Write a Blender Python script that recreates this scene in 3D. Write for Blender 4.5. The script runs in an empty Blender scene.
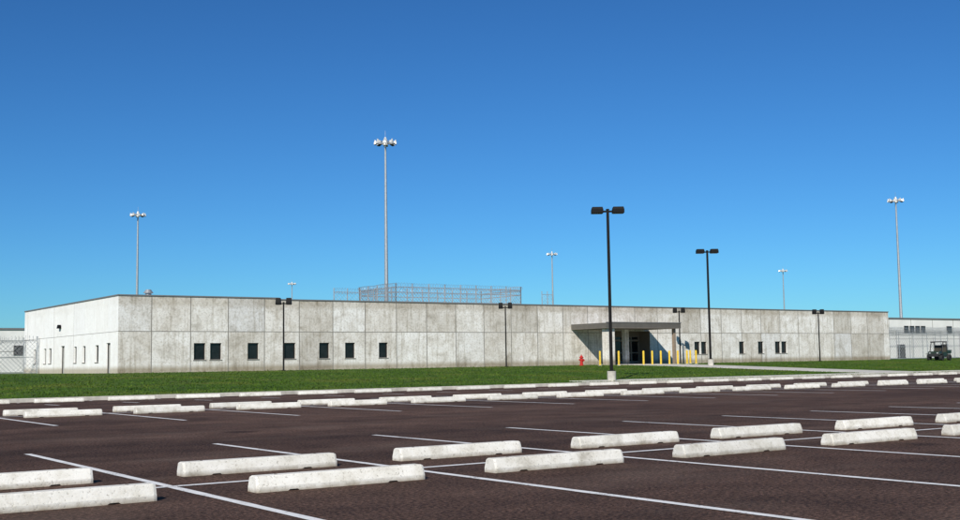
import bpy, math, random
import numpy as np
from mathutils import Vector, Matrix
random.seed(7); rng=np.random.default_rng(7)
scene=bpy.context.scene
scene.view_settings.view_transform='Standard'; scene.view_settings.look='None'; scene.view_settings.exposure=0
SX,SY,SZ=-.70,-.62,.62   # direction towards the sun

# ------------------------------------------------------------------ materials
def newmat(name):
    m=bpy.data.materials.new(name); m.use_nodes=True
    nt=m.node_tree; b=nt.nodes['Principled BSDF']
    return m,nt,b
def N(nt,t,**kw):
    n=nt.nodes.new(t)
    for k,v in kw.items(): setattr(n,k,v)
    return n
def L(nt,a,b): nt.links.new(a,b)
def mth(nt,op,a,b=None,c=None):
    n=N(nt,'ShaderNodeMath',operation=op)
    for i,v in enumerate((a,b,c)):
        if v is None: continue
        if isinstance(v,(int,float)): n.inputs[i].default_value=v
        else: L(nt,v,n.inputs[i])
    return n.outputs[0]
def ramp(nt,fac,stops):
    n=N(nt,'ShaderNodeValToRGB'); cr=n.color_ramp
    while len(cr.elements)<len(stops): cr.elements.new(.5)
    for e,(p,c) in zip(cr.elements,stops):
        e.position=p; e.color=(*c,1) if len(c)==3 else c
    L(nt,fac,n.inputs[0]); return n.outputs[0]
def mix(nt,mode,fac,a,b):
    n=N(nt,'ShaderNodeMix',data_type='RGBA',blend_type=mode)
    for s,v in ((n.inputs[0],fac),(n.inputs[6],a),(n.inputs[7],b)):
        if isinstance(v,(int,float)): s.default_value=v
        elif isinstance(v,tuple): s.default_value=(*v,1)
        else: L(nt,v,s)
    return n.outputs[2]
def coords(nt,scale=(1,1,1),loc=(0,0,0)):
    tc=N(nt,'ShaderNodeTexCoord'); mp=N(nt,'ShaderNodeMapping')
    mp.inputs['Scale'].default_value=scale; mp.inputs['Location'].default_value=loc
    L(nt,tc.outputs['Object'],mp.inputs[0]); return mp.outputs[0]
def noise(nt,vec,scale,detail=4,rough=.55,dist=0):
    n=N(nt,'ShaderNodeTexNoise'); n.inputs['Scale'].default_value=scale
    n.inputs['Detail'].default_value=detail; n.inputs['Roughness'].default_value=rough; n.inputs['Distortion'].default_value=dist
    if vec is not None: L(nt,vec,n.inputs['Vector'])
    return n.outputs['Fac']
def bump(nt,b,h,strength=.3,dist=.01):
    n=N(nt,'ShaderNodeBump'); n.inputs['Strength'].default_value=strength; n.inputs['Distance'].default_value=dist
    L(nt,h,n.inputs['Height']); L(nt,n.outputs[0],b.inputs['Normal'])
def simple(name,col,rough=.6,metal=0,var=.15,scale=6,spec=.5):
    m,nt,b=newmat(name)
    v=noise(nt,coords(nt),scale)
    lo=tuple(c*(1-var) for c in col); hi=tuple(min(1,c*(1+var)) for c in col)
    L(nt,ramp(nt,v,[(.3,lo),(.7,hi)]),b.inputs['Base Color'])
    b.inputs['Roughness'].default_value=rough; b.inputs['Metallic'].default_value=metal
    b.inputs['Specular IOR Level'].default_value=spec
    return m

# asphalt
def asphalt_color(nt):
    c=coords(nt)
    big=noise(nt,c,.12,3); med=noise(nt,c,1.1,5,.6); fine=noise(nt,c,26,5,.8)
    base=ramp(nt,big,[(.3,(.062,.0375,.0285)),(.72,(.098,.061,.046))])
    base=mix(nt,'MULTIPLY',1,base,ramp(nt,med,[(.3,(.66,.66,.67)),(.7,(1.26,1.25,1.24))]))
    base=mix(nt,'MULTIPLY',1,base,ramp(nt,fine,[(.38,(.22,.22,.22)),(.5,(.95,.95,.95)),(.62,(2.5,2.4,2.3))]))
    lane=noise(nt,coords(nt,(.02,.33,1)),1.0,2)
    base=mix(nt,'MULTIPLY',1,base,ramp(nt,lane,[(.35,(.74,.74,.75)),(.65,(1.24,1.23,1.22))]))
    dust=ramp(nt,noise(nt,coords(nt,(.5,1,1),(9,3,0)),.55,6,.65),[(.52,(0,0,0)),(.72,(1,1,1))])
    base=mix(nt,'MIX',mth(nt,'MULTIPLY',dust,.28),base,(.20,.15,.12))
    vo=N(nt,'ShaderNodeTexVoronoi'); vo.inputs['Scale'].default_value=34; L(nt,c,vo.inputs['Vector'])
    st=ramp(nt,vo.outputs['Distance'],[(.0,(1,1,1)),(.22,(0,0,0))])
    gate=ramp(nt,noise(nt,c,17,2),[(.50,(0,0,0)),(.56,(1,1,1))])
    g=mth(nt,'MULTIPLY',st,gate)
    base=mix(nt,'MIX',mth(nt,'MULTIPLY',g,.7),base,(.30,.22,.17))
    return base,fine,c
asph,nt,b=newmat('asphalt')
base,fine,c=asphalt_color(nt)
vo=N(nt,'ShaderNodeTexVoronoi'); vo.inputs['Scale'].default_value=.32; L(nt,c,vo.inputs['Vector'])
oil=ramp(nt,mth(nt,'ADD',vo.outputs['Distance'],mth(nt,'MULTIPLY',noise(nt,c,5,3),.12)),[(.11,(.45,.45,.47)),(.19,(1,1,1))])
base=mix(nt,'MULTIPLY',1,base,oil)
L(nt,base,b.inputs['Base Color']); b.inputs['Roughness'].default_value=.92; b.inputs['Specular IOR Level'].default_value=.10
bump(nt,b,fine,.8,.015)

# paint
paint,nt,b=newmat('road_paint')
base,fine,c=asphalt_color(nt)
w1=noise(nt,c,30,4,.7); w2=noise(nt,c,1.5,3)
wear=ramp(nt,mth(nt,'ADD',mth(nt,'MULTIPLY',w1,.6),mth(nt,'MULTIPLY',w2,.4)),[(.36,(0,0,0)),(.45,(1,1,1))])
pc=ramp(nt,noise(nt,c,4,4),[(.3,(.70,.69,.66)),(.7,(.86,.85,.83))])
L(nt,mix(nt,'MIX',wear,base,pc),b.inputs['Base Color']); b.inputs['Roughness'].default_value=.7
bump(nt,b,fine,.4,.008)

# wheel stop concrete
stopm,nt,b=newmat('wheel_stop_concrete')
oi=N(nt,'ShaderNodeObjectInfo'); c0=coords(nt)
va=N(nt,'ShaderNodeVectorMath',operation='ADD'); L(nt,c0,va.inputs[0])
cmb=N(nt,'ShaderNodeCombineXYZ'); rr=mth(nt,'MULTIPLY',oi.outputs['Random'],60); L(nt,rr,cmb.inputs[0]); L(nt,rr,cmb.inputs[1]); L(nt,cmb.outputs[0],va.inputs[1])
c=va.outputs[0]
col=ramp(nt,noise(nt,c,3.5,6,.7),[(.30,(.50,.465,.39)),(.44,(.70,.67,.59)),(.56,(.79,.765,.695)),(.75,(.86,.84,.78))])
sp=noise(nt,c,45,3,.7)
col=mix(nt,'MULTIPLY',1,col,ramp(nt,sp,[(.3,(.5,.48,.45)),(.42,(1,1,1))]))
scuff=ramp(nt,noise(nt,c,1.3,4,.6),[(.60,(1,1,1)),(.72,(.62,.60,.57))])
col=mix(nt,'MULTIPLY',1,col,scuff)
sep=N(nt,'ShaderNodeSeparateXYZ'); L(nt,c0,sep.inputs[0])
dirt=ramp(nt,mth(nt,'ADD',sep.outputs[2],mth(nt,'MULTIPLY',noise(nt,c,8,3),.06)),[(.02,(.45,.39,.32)),(.075,(1,1,1))])
col=mix(nt,'MULTIPLY',1,col,dirt)
tone=N(nt,'ShaderNodeMapRange'); L(nt,oi.outputs['Random'],tone.inputs[0]); tone.inputs[3].default_value=.84; tone.inputs[4].default_value=1.06
tcol=N(nt,'ShaderNodeCombineColor'); [L(nt,tone.outputs[0],tcol.inputs[i]) for i in range(3)]
col=mix(nt,'MULTIPLY',1,col,tcol.outputs[0])
L(nt,col,b.inputs['Base Color']); b.inputs['Roughness'].default_value=.9; bump(nt,b,sp,.6,.008)

# precast wall concrete
def precast(name,p0,p1,p2,p3,con):
    m,nt,b=newmat(name)
    c=coords(nt); sep=N(nt,'ShaderNodeSeparateXYZ'); L(nt,c,sep.inputs[0])
    xy=mth(nt,'ADD',sep.outputs[0],sep.outputs[1])
    pi=mth(nt,'FLOOR',mth(nt,'DIVIDE',mth(nt,'SUBTRACT',xy,105.2),2.8))
    pz=mth(nt,'FLOOR',mth(nt,'DIVIDE',mth(nt,'SUBTRACT',sep.outputs[2],.78),2.85))
    cv=N(nt,'ShaderNodeCombineXYZ'); L(nt,pi,cv.inputs[0]); L(nt,pz,cv.inputs[1])
    wn=N(nt,'ShaderNodeTexWhiteNoise',noise_dimensions='3D'); L(nt,cv.outputs[0],wn.inputs['Vector'])
    panel=ramp(nt,wn.outputs['Value'],[(0,p0),(.35,p1),(.7,p2),(1,p3)])
    vm=N(nt,'ShaderNodeVectorMath',operation='MULTIPLY_ADD'); L(nt,cv.outputs[0],vm.inputs[0]); vm.inputs[1].default_value=(7.3,5.1,3.7); L(nt,c,vm.inputs[2])
    pcoord=vm.outputs[0]
    bl=noise(nt,pcoord,.8,5,.62,.8)
    k=lambda v:tuple(1-(1-x)*con for x in v)
    col=mix(nt,'MULTIPLY',1,panel,ramp(nt,bl,[(.28,k((.58,.555,.51))),(.44,k((.86,.84,.81))),(.58,(1,1,1)),(.74,(1.06,1.06,1.06))]))
    mp=N(nt,'ShaderNodeMapping'); mp.inputs['Scale'].default_value=(2.2,2.2,.16); L(nt,pcoord,mp.inputs[0])
    strk=noise(nt,mp.outputs[0],1.6,4,.6)
    col=mix(nt,'MULTIPLY',1,col,ramp(nt,strk,[(.32,k((.70,.675,.63))),(.50,(1,1,1))]))
    fn=noise(nt,c,7,6,.75)
    col=mix(nt,'MULTIPLY',1,col,ramp(nt,fn,[(.34,k((.66,.64,.61))),(.52,(1.02,1.02,1.02))]))
    foot=ramp(nt,mth(nt,'ADD',mth(nt,'SUBTRACT',sep.outputs[2],.78),mth(nt,'MULTIPLY',fn,-.5)),[(.0,(.58,.53,.45)),(.3,(1,1,1))])
    col=mix(nt,'MULTIPLY',1,col,foot)
    topz=mth(nt,'ADD',mth(nt,'SUBTRACT',6.05,sep.outputs[2]),mth(nt,'MULTIPLY',strk,-1.0))
    col=mix(nt,'MULTIPLY',1,col,ramp(nt,topz,[(.0,k((.76,.73,.68))),(.25,(1,1,1))]))
    L(nt,col,b.inputs['Base Color']); b.inputs['Roughness'].default_value=.9; b.inputs['Specular IOR Level'].default_value=.3
    bump(nt,b,fn,.3,.02); return m
wallm=precast('precast_concrete',(.59,.56,.505),(.74,.71,.655),(.83,.815,.775),(.69,.685,.67),.9)
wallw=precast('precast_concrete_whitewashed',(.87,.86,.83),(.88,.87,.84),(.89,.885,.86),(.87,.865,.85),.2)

grassm,nt,b=newmat('grass')
c=coords(nt)
g1=noise(nt,c,.22,4,.6); g2=noise(nt,c,1.8,5,.7); g3=noise(nt,c,14,3,.7)
col=ramp(nt,g1,[(.3,(.048,.105,.014)),(.52,(.074,.138,.017)),(.72,(.125,.155,.028))])
col=mix(nt,'MULTIPLY',1,col,ramp(nt,g2,[(.3,(.55,.6,.55)),(.7,(1.35,1.28,1.2))]))
col=mix(nt,'MULTIPLY',1,col,ramp(nt,g3,[(.3,(.45,.5,.42)),(.7,(1.4,1.36,1.3))]))
bare=ramp(nt,noise(nt,coords(nt,loc=(31,7,0)),.5,5,.7),[(.58,(0,0,0)),(.70,(1,1,1))])
col=mix(nt,'MIX',mth(nt,'MULTIPLY',bare,.5),col,(.19,.16,.07))
L(nt,col,b.inputs['Base Color']); b.inputs['Roughness'].default_value=.9; b.inputs['Specular IOR Level'].default_value=.15
bump(nt,b,g3,.8,.06)

walkm=simple('sidewalk_concrete',(.56,.53,.47),.9,0,.18,1.5)
kerbm=simple('kerb_concrete',(.50,.47,.41),.9,0,.25,2.5)
joint=simple('joint_sealant',(.22,.205,.18),.9,0,.2,2)
coping=simple('coping_metal',(.22,.21,.20),.5,.3,.1)
blackm=simple('black_pole_paint',(.006,.006,.006),.6,0,.2,3,.15)
galv=simple('galvanized_steel',(.42,.44,.45),.45,.55,.15,4)
lamp=simple('lamp_housing_aluminium',(.62,.62,.60),.45,.2,.1,4)
lens=simple('lamp_lens',(.45,.47,.48),.2,0,.1,9)
wire=simple('fence_wire',(.36,.37,.38),.5,.5,.15,3)
yellow=simple('bollard_yellow_paint',(.70,.47,.04),.5,0,.15,5)
redm=simple('hydrant_red_paint',(.45,.02,.015),.4,0,.15,9)
framem=simple('window_frame_metal',(.030,.027,.025),.5,.2,.1)
bronze=simple('bronze_frame_metal',(.30,.23,.17),.5,.1,.1)
doorm=simple('painted_steel_door',(.42,.41,.38),.5,0,.08,3)
fascia=simple('canopy_fascia_metal',(.12,.11,.095),.6,.1,.1,2)
soffit=simple('canopy_soffit',(.17,.15,.13),.8,0,.1,2)
whitew=simple('white_painted_concrete',(.76,.75,.71),.85,0,.10,.35)
rubber=simple('tyre_rubber',(.02,.02,.02),.85,0,.2,20)
utvp=simple('utv_dark_green_paint',(.018,.032,.018),.35,0,.1,6)
blackp=simple('black_plastic',(.02,.02,.021),.6,0,.15,10)
seatm=simple('vinyl_seat',(.05,.045,.03),.6,0,.1,10)
brownst=simple('recess_paint',(.22,.175,.135),.8,0,.1,2)
glass,nt,b=newmat('dark_window_glass')
b.inputs['Base Color'].default_value=(.012,.014,.016,1); b.inputs['Roughness'].default_value=.08; b.inputs['Specular IOR Level'].default_value=.5
gn=noise(nt,coords(nt),2.5,2); L(nt,ramp(nt,gn,[(.3,(.006,.007,.008)),(.7,(.016,.017,.019))]),b.inputs['Base Color'])

# ------------------------------------------------------------------ mesh builder
class MB:
    def __init__(s): s.v=[]; s.f=[]; s.m=[]; s.mats=[]
    def mi(s,mat):
        if mat not in s.mats: s.mats.append(mat)
        return s.mats.index(mat)
    def add(s,vs,fs,mat):
        o=len(s.v); i=s.mi(mat); s.v+= [tuple(v) for v in vs]
        for f in fs: s.f.append(tuple(k+o for k in f)); s.m.append(i)
    def quad(s,a,b,c,d,mat): s.add([a,b,c,d],[(0,1,2,3)],mat)
    def box(s,x0,x1,y0,y1,z0,z1,mat,M=None,tx=1,ty=1):
        cx,cy=(x0+x1)/2,(y0+y1)/2
        vs=[(x0,y0,z0),(x1,y0,z0),(x1,y1,z0),(x0,y1,z0)]+[(cx+(x-cx)*tx,cy+(y-cy)*ty,z1) for x,y in ((x0,y0),(x1,y0),(x1,y1),(x0,y1))]
        if M is not None: vs=[tuple(M@Vector(v)) for v in vs]
        s.add(vs,[(3,2,1,0),(4,5,6,7),(0,1,5,4),(1,2,6,5),(2,3,7,6),(3,0,4,7)],mat)
    def tube(s,p,q,r0,mat,r1=None,n=8,cap=True):
        if r1 is None: r1=r0
        p=Vector(p); q=Vector(q); d=(q-p).normalized()
        a=d.orthogonal().normalized(); b=d.cross(a)
        vs=[]
        for P,r in ((p,r0),(q,r1)):
            for i in range(n):
                t=2*math.pi*i/n; vs.append(P+(a*math.cos(t)+b*math.sin(t))*r)
        fs=[(i,(i+1)%n,n+(i+1)%n,n+i) for i in range(n)]
        if cap: fs+=[tuple(range(n-1,-1,-1)),tuple(range(n,2*n))]
        s.add(vs,fs,mat)
    def path(s,pts,r,mat,n=4):
        pts=[Vector(p) for p in pts]; vs=[]
        for i,p in enumerate(pts):
            d=(pts[min(i+1,len(pts)-1)]-pts[max(i-1,0)]).normalized()
            a=d.cross(Vector((0.13,.21,.97))).normalized(); b=d.cross(a)
            for k in range(n):
                t=2*math.pi*k/n; vs.append(p+(a*math.cos(t)+b*math.sin(t))*r)
        fs=[(i*n+k,i*n+(k+1)%n,(i+1)*n+(k+1)%n,(i+1)*n+k) for i in range(len(pts)-1) for k in range(n)]
        s.add(vs,fs,mat)
    def mesh(s,name):
        me=bpy.data.meshes.new(name); me.from_pydata(s.v,[],s.f)
        for m in s.mats: me.materials.append(m)
        me.polygons.foreach_set('material_index',s.m); me.update(); return me
    def obj(s,name,parent=None,loc=(0,0,0),rot=0,bevel=0,smooth=False):
        ob=bpy.data.objects.new(name,s.mesh(name)); scene.collection.objects.link(ob)
        ob.location=loc; ob.rotation_euler=(0,0,rot)
        if parent: ob.parent=parent
        if bevel:
            md=ob.modifiers.new('bevel','BEVEL'); md.width=bevel; md.segments=2; md.limit_method='ANGLE'
        return ob
def inst(name,me,loc,rot=0):
    ob=bpy.data.objects.new(name,me); scene.collection.objects.link(ob); ob.location=loc; ob.rotation_euler=(0,0,rot); return ob
def empty(name,loc=(0,0,0)):
    e=bpy.data.objects.new(name,None); scene.collection.objects.link(e); e.location=loc; return e

# ------------------------------------------------------------------ terrain profile
BZ=.78
def lot(y):
    if y<30: return 0.
    return -.12*min(1,(y-30)/15.7)
def lawn(y):
    t=max(0,min(1,(y-47.2)/(75-47.2))); t=t*t*(3-2*t)*.35+t*.65
    return .02+(BZ-.02)*t
KY=47.0
g=MB()
ys=[-400,-60,0,30,45.7,KY+.05]; zs=[-.25,-.25,-.25,-.25,-.4,-.4]
for y in [KY+.08]+list(np.linspace(47.5,75,14))+[80,100,150,300,800,2500,6000]:
    ys.append(y); zs.append(lawn(y))
xs=[-6000,-800,-150,-40,0,40,80,120,200,400,1000,6000]
vs=[(x,y,z) for y,z in zip(ys,zs) for x in xs]; nx=len(xs)
fs=[(j*nx+i,j*nx+i+1,(j+1)*nx+i+1,(j+1)*nx+i) for j in range(len(ys)-1) for i in range(nx-1)]
g.add(vs,fs,grassm); g.obj('ground')
g=MB()
ys=[-60,0,15,30,38,KY+.02]
for a,b_ in zip(ys[:-1],ys[1:]):
    g.quad((-150,a,lot(a)),(300,a,lot(a)),(300,b_,lot(b_)),(-150,b_,lot(b_)),asph)
g.obj('parking_lot')
g=MB(); x=-150
while x<300:
    g.box(x,x+2.99,KY,KY+.16,-.3,.035,kerbm,ty=.85); x+=3.0
g.obj('kerb',bevel=.012)
g=MB(); x=40.
while x<170:
    g.box(x,x+1.48,KY+.7,KY+2.2,-.3,lawn(KY+2.2)+.03,walkm); x+=1.5
g.obj('sidewalk')
g=MB(); y=KY+2.22
while y<77:
    y2=min(y+1.5,78.2)
    g.add([(66.2,y,lawn(y)+.03),(71.2,y,lawn(y)+.03),(71.2,y2-.02,lawn(y2)+.03),(66.2,y2-.02,lawn(y2)+.03),
           (66.2,y,lawn(y)-.2),(71.2,y,lawn(y)-.2),(71.2,y2-.02,lawn(y2)-.2),(66.2,y2-.02,lawn(y2)-.2)],
          [(0,1,2,3),(0,4,5,1),(1,5,6,2),(2,6,7,3),(3,7,4,0)],walkm); y=y2
g.obj('entrance_walkway')

# ------------------------------------------------------------------ markings
S=2.74; X0=4.01; AY=11.16; LL=5.64; BY=30.2; XB=3.68; CY=45.7; XC=12.1-1.37-2.74*5
lines=MB()
def strip(x0,y0,x1,y1,w=.10):
    d=Vector((x1-x0,y1-y0,0)); n=max(1,int(d.length/.25)); d.normalize(); q=Vector((-d.y,d.x,0))*w/2
    pts=[]
    for i in range(n+1):
        t=i/n; x=x0+(x1-x0)*t; y=y0+(y1-y0)*t
        ww=1+random.uniform(-.09,.09)
        pts.append(((x-q.x*ww,y-q.y*ww,lot(y)+.005),(x+q.x*ww,y+q.y*ww,lot(y)+.005)))
    vs=[v for p in pts for v in p]
    lines.add(vs,[(2*i,2*i+2,2*i+3,2*i+1) for i in range(n)],paint)
def row(xo,yc,k0,k1,half_dn=LL,half_up=LL,centre=True):
    for k in range(k0,k1):
        x=xo+S*k+random.uniform(-.015,.015)
        if centre:
            strip(x,yc-half_dn,x+random.uniform(-.02,.02),yc-.055); strip(x,yc+.055,x,yc+half_up)
        else: strip(x,yc-half_dn,x,yc+half_up)
    if centre: strip(xo+S*k0,yc,xo+S*(k1-1),yc)
row(X0,AY,-8,34); row(XB,BY,-10,38); row(XC,CY,-8,34,5.0,.9,False)
lines.obj('parking_line_markings')

# wheel stop
g=MB()
Ls,hb,ht,H=1.83,.105,.072,.150
prof=[(-hb,0),(-hb,.05),(-ht,H-.010),(-ht+.010,H),(ht-.010,H),(ht,H-.010),(hb,.05),(hb,0)]
sec=[(-Ls/2,.93),(-Ls/2+.025,1),(-.60,1),(-.58,1),(-.50,1),(-.48,1),(.48,1),(.50,1),(.58,1),(.60,1),(Ls/2-.025,1),(Ls/2,.93)]
vs=[];n=len(prof)
for xx,s in sec:
    notch=abs(abs(xx)-.54)<.05
    for yy,zz in prof:
        z=zz*s
        if zz==0 and notch: z=.014
        vs.append((xx,yy*s,z))
fs=[(i*n+k,(i+1)*n+k,(i+1)*n+k+1,i*n+k+1) for i in range(len(sec)-1) for k in range(n-1)]
fs+=[tuple(range(n)),tuple((len(sec)-1)*n+k for k in range(n-1,-1,-1))]
g.add(vs,fs,stopm)
for xx in (-.68,.68):
    g.tube((xx,0,H-.004),(xx,0,H+.004),.016,joint,n=10)
stop=g.mesh('wheel_stop')
def stops(xo,y,k0,k1,j=.03):
    for k in range(k0,k1):
        yy=y+random.uniform(-j,j)
        inst('parking_wheel_stop',stop,(xo+S*(k+.5)+random.uniform(-j,j)*1.5,yy,lot(yy)),random.uniform(-.014,.014))
stops(X0,AY-1,-6,22); stops(X0,AY+1,-6,24); stops(XB,BY-.95,-6,28); stops(XB,BY+.95,-6,30); stops(XC,CY,-5,27)

# ------------------------------------------------------------------ lawn blades (one mesh)
n=120000
X=rng.uniform(-10,150,n); Y=KY+.2+(rng.beta(1.0,1.5,n))*31.0
keep=~((X>40)&(Y>KY+.65)&(Y<KY+2.25)); keep&=~((X>66.1)&(X<71.3)&(Y>KY+2)); keep&=(Y<78.3)
X=X[keep];Y=Y[keep];n=len(X)
t=np.clip((Y-47.2)/27.8,0,1); t=t*t*(3-2*t)*.35+t*.65; Z=.02+(BZ-.02)*t-.01
h=rng.uniform(.03,.075,n)*(1+.8*(rng.random(n)>.98)); w=rng.uniform(.02,.05,n); a=rng.uniform(0,6.28,n); lx=rng.normal(0,.04,n); ly=rng.normal(0,.04,n)
V=np.empty((n,3,3)); V[:,0]=np.c_[X-np.cos(a)*w,Y-np.sin(a)*w,Z]; V[:,1]=np.c_[X+np.cos(a)*w,Y+np.sin(a)*w,Z]; V[:,2]=np.c_[X+lx,Y+ly,Z+h]
me=bpy.data.meshes.new('lawn_grass'); me.vertices.add(3*n); me.vertices.foreach_set('co',V.ravel())
me.loops.add(3*n); me.loops.foreach_set('vertex_index',np.arange(3*n,dtype=np.int32)); me.polygons.add(n); me.polygons.foreach_set('loop_start',np.arange(0,3*n,3,dtype=np.int32))
me.update(calc_edges=True); me.materials.append(grassm)
ob=bpy.data.objects.new('lawn_grass',me); scene.collection.objects.link(ob)

# ------------------------------------------------------------------ prison building
BX,BYY,BLn,BD,BH=24.5,78.4,84.4,25.8,5.3
bld=empty('prison_building',(0,0,0))
wb=MB(); tr=MB()
def wall(O,U,Nn,ulen,h,ops,mat=wallm,T=.22):
    O=Vector(O);U=Vector(U);Nn=Vector(Nn);Zv=Vector((0,0,1))
    P=lambda u,z,d=0: O+U*u+Zv*z-Nn*d
    us=sorted({0,ulen}|{o[0] for o in ops}|{o[1] for o in ops}); z_=sorted({0,h}|{o[2] for o in ops}|{o[3] for o in ops})
    for i in range(len(us)-1):
        for j in range(len(z_)-1):
            uc=(us[i]+us[i+1])/2; zc=(z_[j]+z_[j+1])/2
            if any(o[0]<uc<o[1] and o[2]<zc<o[3] for o in ops): continue
            wb.quad(P(us[i],z_[j]),P(us[i+1],z_[j]),P(us[i+1],z_[j+1]),P(us[i],z_[j+1]),mat)
    def bx(u0,u1,z0,z1,d0,d1,m):
        vs=[P(u,z,d) for d in (d0,d1) for u,z in ((u0,z0),(u1,z0),(u1,z1),(u0,z1))]
        tr.add(vs,[(0,1,2,3),(7,6,5,4),(0,4,5,1),(1,5,6,2),(2,6,7,3),(3,7,4,0)],m)
    for u0,u1,z0,z1,kind in ops:
        D=T if kind!='entry' else 1.6
        for a,b_ in (((u0,z0),(u0,z1)),((u0,z1),(u1,z1)),((u1,z1),(u1,z0)),((u1,z0),(u0,z0))):
            wb.quad(P(*a),P(*b_),P(*b_,D),P(*a,D),mat if kind!='entry' else brownst)
        if kind=='win':
            tr.quad(P(u0,z0,D-.03),P(u1,z0,D-.03),P(u1,z1,D-.03),P(u0,z1,D-.03),glass)
            f=.055
            bx(u0,u0+f,z0,z1,D-.09,D-.02,framem); bx(u1-f,u1,z0,z1,D-.09,D-.02,framem)
            bx(u0+f,u1-f,z0,z0+f,D-.09,D-.02,framem); bx(u0+f,u1-f,z1-f,z1,D-.09,D-.02,framem)
            bx(u0-.05,u1+.05,z0-.07,z0-.004,-.03,.05,joint)
        elif kind=='door':
            bx(u0,u0+.06,z0,z1,D-.12,D,framem); bx(u1-.06,u1,z0,z1,D-.12,D,framem); bx(u0+.06,u1-.06,z1-.06,z1,D-.12,D,framem)
            bx(u0+.06,u1-.06,z0,z1-.06,D-.06,D+.01,doorm)
            bx(u1-.2,u1-.14,z0+.95,z0+1.05,D-.12,D-.06,framem)
        elif kind=='entry':
            nb=5; wd=(u1-u0)/nb
            for i in range(nb):
                a=u0+i*wd; b_=a+wd
                tr.quad(P(a,z0,D-.04),P(b_,z0,D-.04),P(b_,z1,D-.04),P(a,z1,D-.04),glass)
                bx(a,a+.14,z0,z1,D-.14,D-.05,bronze)
                bx(a+.14,b_,z0,z0+.28,D-.14,D-.05,bronze); bx(a+.14,b_,2.1,2.26,D-.14,D-.05,bronze)
                bx(a+.14,b_,1.0,1.1,D-.14,D-.05,bronze)
            bx(u1-.12,u1,z0,z1,D-.15,D-.05,bronze)
            bx(u0,u1,2.5,z1,D-.20,D-.06,brownst)
W=lambda a,b_,z0=.86,z1=2.03:(a,b_,z0,z1,'win')
front=[W(5.35,6.2),W(6.55,7.4),W(9.4,10.25),W(12.3,13.2),W(15.15,16.0),W(17.35,18.2),W(20.3,21.1),
       (43.6,48.9,.02,3.0,'entry'),W(54.6,55.35),W(55.5,56.25),W(60.7,61.45),W(63.4,64.2),W(65.9,66.7),W(66.85,67.65)]
SEC=11.9
f1=[o for o in front if o[1]<SEC]; f2=[(o[0]-SEC,o[1]-SEC)+o[2:] for o in front if o[0]>SEC]
wall((BX,BYY,BZ),(1,0,0),(0,-1,0),SEC,BH,f1)
wall((BX+SEC,BYY,BZ),(1,0,0),(0,-1,0),BLn-SEC,BH-.1,f2)
left=[(1.7,2.6,.0,2.1,'door'),W(4.4,5.2,.8,2.0),W(7.6,8.3,.8,2.0),W(9.9,10.6,.8,2.0),(13.2,14.2,.0,2.12,'door'),W(17.0,17.8,.8,2.0),W(18.6,19.3,.8,2.0),W(21.8,22.5,.8,2.0)]
wall((BX,BYY+BD,BZ),(0,-1,0),(-1,0,0),BD,BH,[(BD-o[1],BD-o[0])+o[2:] for o in left],wallw)
wb.quad((BX+BLn,BYY,BZ),(BX+BLn,BYY+BD,BZ),(BX+BLn,BYY+BD,BZ+BH-.1),(BX+BLn,BYY,BZ+BH-.1),wallm)
wb.quad((BX+BLn,BYY+BD,BZ),(BX,BYY+BD,BZ),(BX,BYY+BD,BZ+BH-.1),(BX+BLn,BYY+BD,BZ+BH-.1),wallm)
wb.quad((BX+.3,BYY+.3,BZ+BH-.5),(BX+BLn-.3,BYY+.3,BZ+BH-.5),(BX+BLn-.3,BYY+BD-.3,BZ+BH-.5),(BX+.3,BYY+BD-.3,BZ+BH-.5),walkm)
wb.obj('walls',bld)
x=BX+2.3
while x<BX+BLn-1:
    top=BZ+(BH if x<BX+SEC else BH-.1)
    blocks=[o for o in front if BX+o[0]-.03<x<BX+o[1]+.03]
    z=BZ
    for o in sorted(blocks,key=lambda o:o[2]):
        tr.box(x-.03,x+.03,BYY-.006,BYY+.01,z,BZ+o[2]-.08,joint); z=BZ+o[3]+.01
    tr.box(x-.03,x+.03,BYY-.006,BYY+.01,z,top,joint); x+=2.8
y=80.7
while y<BYY+BD-1:
    if not any(BYY+o[0]-.1<y<BYY+o[1]+.1 for o in left): tr.box(BX-.006,BX+.01,y-.012,y+.012,BZ,BZ+BH,joint)
    y+=2.8
zj=BZ+2.85
for a,b_ in ((0,43.5),(49.0,BLn)): tr.box(BX+a,BX+b_,BYY-.009,BYY+.01,zj-.022,zj+.022,joint)
tr.box(BX-.009,BX+.01,BYY,BYY+BD,zj-.012,zj+.012,joint)
tr.box(BX-.05,BX+SEC,BYY-.05,BYY+.3,BZ+BH-.02,BZ+BH+.07,coping)
tr.box(BX+SEC+.004,BX+BLn+.05,BYY-.05,BYY+.3,BZ+BH-.12,BZ+BH-.03,coping)
tr.box(BX-.05,BX+.3,BYY+.303,BYY+BD+.05,BZ+BH-.02,BZ+BH+.07,coping)
tr.box(BX+BLn-.3,BX+BLn+.05,BYY+.303,BYY+BD+.05,BZ+BH-.12,BZ+BH-.03,coping)
tr.box(BX+.3,BX+BLn-.3,BYY+BD-.3,BYY+BD+.05,BZ+BH-.12,BZ+BH-.03,coping)
for (x,y,z) in ((BX-.001,BYY+14.4,BZ+3.5),):
    tr.box(x-.25,x,y-.22,y+.22,z,z+.28,blackm,tx=.6)
tr.box(BX+53.3,BX+53.9,BYY-.03,BYY-.002,BZ+1.4,BZ+1.9,doorm)
tr.obj('windows_doors_and_trim',bld)
rv=MB()
rv.tube((BX+2.9,BYY+2.5,BZ+BH-.5),(BX+2.9,BYY+2.5,BZ+BH+.35),.22,galv,n=14); rv.tube((BX+2.9,BYY+2.5,BZ+BH+.35),(BX+2.9,BYY+2.5,BZ+BH+.6),.36,galv,.18,n=14)
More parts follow.
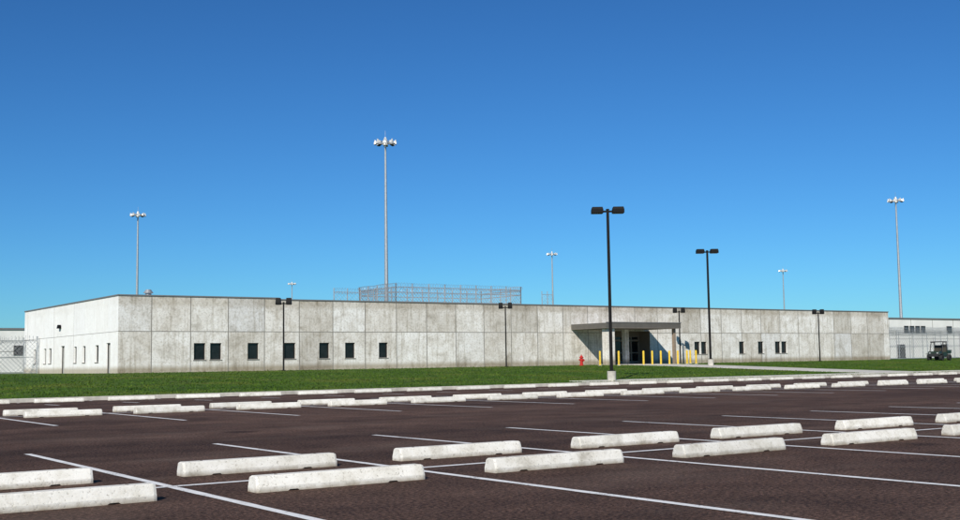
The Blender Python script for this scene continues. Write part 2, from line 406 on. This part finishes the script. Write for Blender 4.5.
for x,y in ((50,12),(60,8),(15,14),(70,15)):
    rv.tube((BX+x,BYY+y,BZ+BH-.5),(BX+x,BYY+y,BZ+BH+.1),.12,galv,n=10)
rv.obj('roof_vents',bld)
# canopy
cn=MB(); cx0,cx1,cy0=64.1,72.75,73.7; cz=BZ+3.1
cn.box(cx0,cx1,cy0,BYY-.012,cz,cz+.06,soffit)
cn.box(cx0,cx1,cy0,cy0+.12,cz+.062,cz+.46,fascia); cn.box(cx0,cx0+.12,cy0+.122,BYY-.012,cz+.062,cz+.46,fascia); cn.box(cx1-.12,cx1,cy0+.122,BYY-.012,cz+.062,cz+.46,fascia)
cn.box(cx0+.12,cx1-.12,cy0+.12,BYY-.012,cz+.30,cz+.38,soffit)
cn.box(cx0-.05,cx1+.05,cy0-.05,cy0+.02,cz+.463,cz+.53,coping)
cn.box(cx0+.35,cx0+1.15,cy0+.3,cy0+1.0,BZ-.1,cz-.003,wallm)
for xx in (69.2,): cn.box(xx,xx+.45,cy0+3.4,cy0+3.85,BZ-.1,cz-.003,wallm)
cn.box(cx1-.5,cx1-.25,cy0+.4,cy0+.65,BZ-.1,cz-.003,bronze)
cn.obj('entrance_canopy',bld,bevel=.01)

# fences ---------------------------------------------------------------
def fence(name,pts,z0,h,coils=1,post=3.0,mesh_sp=.35,r=.012,rails=(0.02,.5,1.0),pr=.045,cr=.28,parent=None):
    g=MB()
    for (x0,y0),(x1,y1) in zip(pts[:-1],pts[1:]):
        d=Vector((x1-x0,y1-y0,0)); ln=d.length; d.normalize(); n=max(1,round(ln/post))
        P=lambda u,z: Vector((x0,y0,z0+z))+d*u
        for i in range(n+1): g.tube(P(ln*i/n,-.2),P(ln*i/n,h+.35),pr,galv,n=6)
        for rz in rails: g.tube(P(0,h*rz),P(ln,h*rz),pr*.6,galv,n=5)
        u=-h
        while u<ln:
            a=max(u,0); b_=min(u+h,ln)
            if b_>a:
                g.tube(P(a,a-u),P(b_,b_-u),r,wire,n=3,cap=False)
                g.tube(P(a,h-(a-u)),P(b_,h-(b_-u)),r,wire,n=3,cap=False)
            u+=mesh_sp
        q=d.cross(Vector((0,0,1)))
        for c in range(coils):
            zc=h+.12+c*cr*1.5; pts_=[]
            st=int(ln/.045)
            for i in range(st+1):
                t=i/st*ln; a=t/.28*2*math.pi
                rr=cr*(1+.08*math.sin(t*1.7+c))
                pts_.append(P(t,zc+rr*math.sin(a))+q*rr*math.cos(a))
            g.path(pts_,.013,wire,3)
    return g.obj(name,parent)
fence('rooftop_security_fence',[(55,93),(69.6,93),(69.6,100),(55,100),(55,93)],BZ+BH-.5,2.75,1,1.8,.35,.014,(.02,.5,.82,1.0),.06)
fence('rooftop_security_fence',[(50.6,97),(54.9,97)],BZ+BH-.5,2.4,1,1.5)
fence('rooftop_security_fence',[(75.4,97),(76.9,97)],BZ+BH-.5,2.7,0,.75)
fence('chain_link_fence',[(109.2,90),(210,90)],lawn(90),3.1,2,3.0,.45,.013)
fence('chain_link_fence',[(109.2,99),(220,99)],lawn(90),3.6,2,3.0,.5,.013)
fence('chain_link_fence',[(24.3,99),(-45,99)],lawn(90),2.7,1,3.0,.35)
fence('chain_link_fence',[(24.3,103.5),(-45,103.5)],lawn(90),2.7,1,3.0,.4)

# ------------------------------------------------------------------ far compound buildings
def far_building(name,x0,x1,y0,y1,h,upper=None,wins=()):
    e=empty(name); g=MB(); z=BZ-.1
    g.box(x0,x1,y0,y1,z,z+h,whitew); g.box(x0-.1,x1+.1,y0-.1,y1+.1,z+h+.002,z+h+.25,coping)
    x=x0+6
    while x<x1: g.box(x-.04,x+.04,y0-.012,y0-.002,z,z+h,joint); x+=6
    g.box(x0,x1,y0-.014,y0-.003,z+h*.5-.04,z+h*.5+.04,joint)
    for (a,b_,za,zb) in wins:
        g.box(a,b_,y0-.10,y0-.016,z+za,z+zb,framem); g.box(a+.1,b_-.1,y0-.12,y0-.102,z+za+.1,z+zb-.1,glass)
    if upper:
        for (a,b_,c,d,hh) in upper:
            g.box(a,b_,c,d,z+h+.252,z+hh,whitew); g.box(a-.1,b_+.1,c-.1,d+.1,z+hh+.002,z+hh+.2,coping)
    g.obj('walls',e); return e
far_building('cell_block_building',140,300,118,150,6.6,None,
   [(168+i*1.55,169.2+i*1.55,4.3,5.5) for i in range(4)]+[(180+8*i,181.5+8*i,4.3,5.5) for i in range(14)]+[(166,168,0,2.4),(178,180,0,2.4)])
far_building('cell_block_building',-60,60,150,175,5.3,[(-30,30.5,156,170,7.2)],[(-50+7*i,-48.5+7*i,2.2,3.4) for i in range(15)])

# ------------------------------------------------------------------ high mast lights
def high_mast(name,x,y,H,rot=0):
    g=MB(); z=0
    g.tube((0,0,0),(0,0,.5),.55,kerbm,n=16); g.tube((0,0,.5),(0,0,1.6),.36,galv,.33,n=12)
    g.tube((0,0,1.6),(0,0,H-.6),.31,galv,.13,n=12)
    g.tube((0,0,H-.9),(0,0,H-.3),.34,lamp,.28,n=12); g.tube((0,0,H-.3),(0,0,H+.15),.28,lamp,.10,n=12); g.tube((0,0,H+.15),(0,0,H+1.0),.02,galv,n=5)
    R_=1.05; ring=[(R_*math.cos(t),R_*math.sin(t),H-.55) for t in np.linspace(0,2*math.pi,25)]
    g.path(ring,.05,galv,6)
    for i in range(8):
        t=2*math.pi*i/8+.2; c,s=math.cos(t),math.sin(t)
        g.tube((.2*c,.2*s,H-.6),(R_*c,R_*s,H-.55),.04,galv,n=5)
        M=Matrix.Translation((1.2*c,1.2*s,H-.62))@Matrix.Rotation(t,4,'Z')@Matrix.Rotation(math.radians(22),4,'Y')
        g.box(-.30,.30,-.27,.27,-.10,.20,lamp,M,.62,.62)
        g.box(-.26,.26,-.23,.23,-.135,-.102,framem,M)
        g.tube(M@Vector((0,0,.2)),M@Vector((0,0,.42)),.13,lamp,.10,n=8)
    return g.obj(name,None,(x,y,lawn(90)-.05),rot)
for i,(x,y) in enumerate([(74.2,127.8),(70,213),(191,241),(177,371),(298,254),(183,129)]): high_mast('high_mast_light',x,y,29.5,i*.37)

# ------------------------------------------------------------------ parking lot lamps
def lot_lamp(x,y,z,H,s=1.0,rot=0,ped=True,th=.34,hw=.85):
    g=MB(); r=.085 if ped else .055
    if ped: g.tube((0,0,-.4),(0,0,.55),.24,kerbm,n=20)
    zb=.55 if ped else .05
    g.box(-.17*s,.17*s,-.17*s,.17*s,zb,zb+.05,blackm)
    g.box(-r,r,-r,r,zb+.05,H-.05,blackm,tx=.85,ty=.85); g.box(-r,r,-r,r,H-.05,H+.02,blackm)
    for sg in (-1,1):
        g.box(min(sg*r,sg*.30*s),max(sg*r,sg*.30*s),-.05*s,.05*s,H-.17*s,H-.07*s,blackm)
        a,b_=sorted((sg*.26*s,sg*(.26+hw*.75)*s))
        g.box(a,b_,-.29*s,.29*s,H-.22*s,H-.03*s,blackm); g.box(a,b_,-.29*s,.29*s,H-.028*s,H-.22*s+th*s,blackm,tx=.88,ty=.82)
        g.box(a+.05*s,b_-.05*s,-.24*s,.24*s,H-.235*s,H-.222*s,framem)
    return g.obj('parking_lot_lamp_post',None,(x,y,z),rot,bevel=.008)
lot_lamp(41.9,47.85,lawn(48),9.45,1.0,-math.radians(35))
lot_lamp(69.6,67.2,lawn(67.2),9.5,1.0,-math.radians(35))
for x,y in ((34.2,73),(53.1,73),(74.35,75.5),(90.5,73)): lot_lamp(x,y,lawn(y),4.75,.74,-math.radians(35),False,.62,.62)

# ------------------------------------------------------------------ bollards, hydrant
for x,y in [(62.7,73),(64.4,72.6),(67.0,72.4),(68.0,72.4),(69.0,72.4),(70.0,72.4),(71.0,72.4),(72.6,72.9),(73.7,72.9),(74.6,74.5)]:
    g=MB(); z=lawn(y)
    g.tube((0,0,-.2),(0,0,1.15),.085,yellow,n=16); g.tube((0,0,1.15),(0,0,1.21),.085,yellow,.045,n=16); g.tube((0,0,-.05),(0,0,.045),.17,kerbm,n=16)
    g.obj('yellow_bollard',None,(x,y,z))
g=MB()
g.tube((0,0,-.1),(0,0,.06),.19,redm,n=14); g.tube((0,0,.06),(0,0,.58),.125,redm,.115,n=14); g.tube((0,0,.58),(0,0,.64),.17,redm,n=14)
g.tube((0,0,.64),(0,0,.76),.14,redm,.06,n=14); g.tube((0,0,.76),(0,0,.84),.035,redm,n=5)
g.tube((-.22,0,.44),(.22,0,.44),.06,redm,n=10); g.tube((0,-.24,.40),(0,0,.40),.08,redm,n=10); g.tube((0,-.27,.40),(0,-.24,.40),.095,redm,n=6)
ob=g.obj('fire_hydrant',None,(61.7,74.2,lawn(74.2))); ob.scale=(1.1,1.1,1.1)

# ------------------------------------------------------------------ utility vehicle
g=MB()
g.box(-1.35,1.30,-.50,.50,.38,.56,blackp)
g.box(.55,1.42,-.62,.62,.56,.92,utvp,tx=.86,ty=.86)
g.box(1.36,1.46,-.5,.5,.40,.70,blackp)
g.box(-1.45,-.42,-.70,-.64,.72,1.05,utvp); g.box(-1.45,-.42,.64,.70,.72,1.05,utvp); g.box(-1.45,-1.39,-.64,.64,.72,1.05,utvp); g.box(-.48,-.42,-.64,.64,.72,1.05,utvp); g.box(-1.39,-.48,-.64,.64,.66,.72,blackp)
g.box(-.40,.05,-.60,.60,.56,.86,seatm); g.box(-.40,-.28,-.60,.60,.86,1.32,seatm)
g.box(-.47,-.44,-.60,.60,.80,1.55,blackp)
for s in (-1,1):
    g.path([(.72,s*.62,.9),(.40,s*.60,1.82),(-.42,s*.60,1.84),(-.46,s*.62,.75)],.045,blackp,6)
    g.box(-.40,.60,min(s*.60,s*.66),max(s*.60,s*.66),.45,.85,utvp)
    for wx in (-.95,.98):
        g.tube((wx,s*.48,.31),(wx,s*.76,.31),.31,rubber,n=20); g.tube((wx,s*.762,.31),(wx,s*.775,.31),.13,blackm,n=12)
    g.box(.66,1.30,min(s*.5,s*.80),max(s*.5,s*.80),.63,.70,blackp)
    g.tube((1.34,s*.38,.74),(1.40,s*.38,.74),.08,lens,n=10)
g.box(-.50,.48,-.66,.66,1.84,1.92,blackp)
g.tube((.55,.30,.9),(.32,.30,1.10),.02,blackp,n=6); g.path([(.32+.06*math.sin(t),.30+.17*math.cos(t),1.10+.16*math.sin(t)) for t in np.linspace(0,6.28,13)],.018,blackp,5)
g.obj('utility_vehicle',None,(105.0,69.8,lawn(69.8)),math.radians(192),bevel=.01)

# ------------------------------------------------------------------ sun, sky, camera
sd=bpy.data.lights.new('sun','SUN'); sd.energy=5.0; sd.angle=math.radians(.5); sd.color=(1,.95,.86)
so=bpy.data.objects.new('sun',sd); scene.collection.objects.link(so); so.location=(0,0,60)
so.rotation_euler=Vector((-SX,-SY,-SZ)).to_track_quat('-Z','Y').to_euler()
w=bpy.data.worlds.new('World'); scene.world=w; w.use_nodes=True; nt=w.node_tree
sk=nt.nodes.new('ShaderNodeTexSky'); sk.sky_type='NISHITA'; sk.sun_disc=False
hl=math.hypot(SX,SY); sk.sun_elevation=math.atan2(SZ,hl); sk.sun_rotation=math.atan2(SX,SY)
sk.altitude=600; sk.air_density=1.0; sk.dust_density=.2; sk.ozone_density=3.0
bg=nt.nodes['Background']; bg.inputs[1].default_value=.12
gm=nt.nodes.new('ShaderNodeGamma'); gm.inputs[1].default_value=1.22; nt.links.new(sk.outputs[0],gm.inputs[0])
tint=mix(nt,'MULTIPLY',1,gm.outputs[0],(.155,.345,.50))
nt.links.new(tint,bg.inputs[0])

F,yaw,pitch,roll,h=1.1528,math.radians(55.192),math.radians(5.067),math.radians(-.849),1.175
f=Vector((math.cos(yaw)*math.cos(pitch),math.sin(yaw)*math.cos(pitch),math.sin(pitch)))
r=Vector((math.sin(yaw),-math.cos(yaw),0)); u=r.cross(f)
r2=r*math.cos(roll)+u*math.sin(roll); u2=-r*math.sin(roll)+u*math.cos(roll)
cd=bpy.data.cameras.new('camera'); cam=bpy.data.objects.new('camera',cd); scene.collection.objects.link(cam)
M=Matrix((r2,u2,-f)).transposed().to_4x4(); M.translation=(0,0,h); cam.matrix_world=M
cd.sensor_width=36; cd.lens=F*1000/960*36; cd.clip_end=12000; cd.clip_start=.1
scene.camera=cam
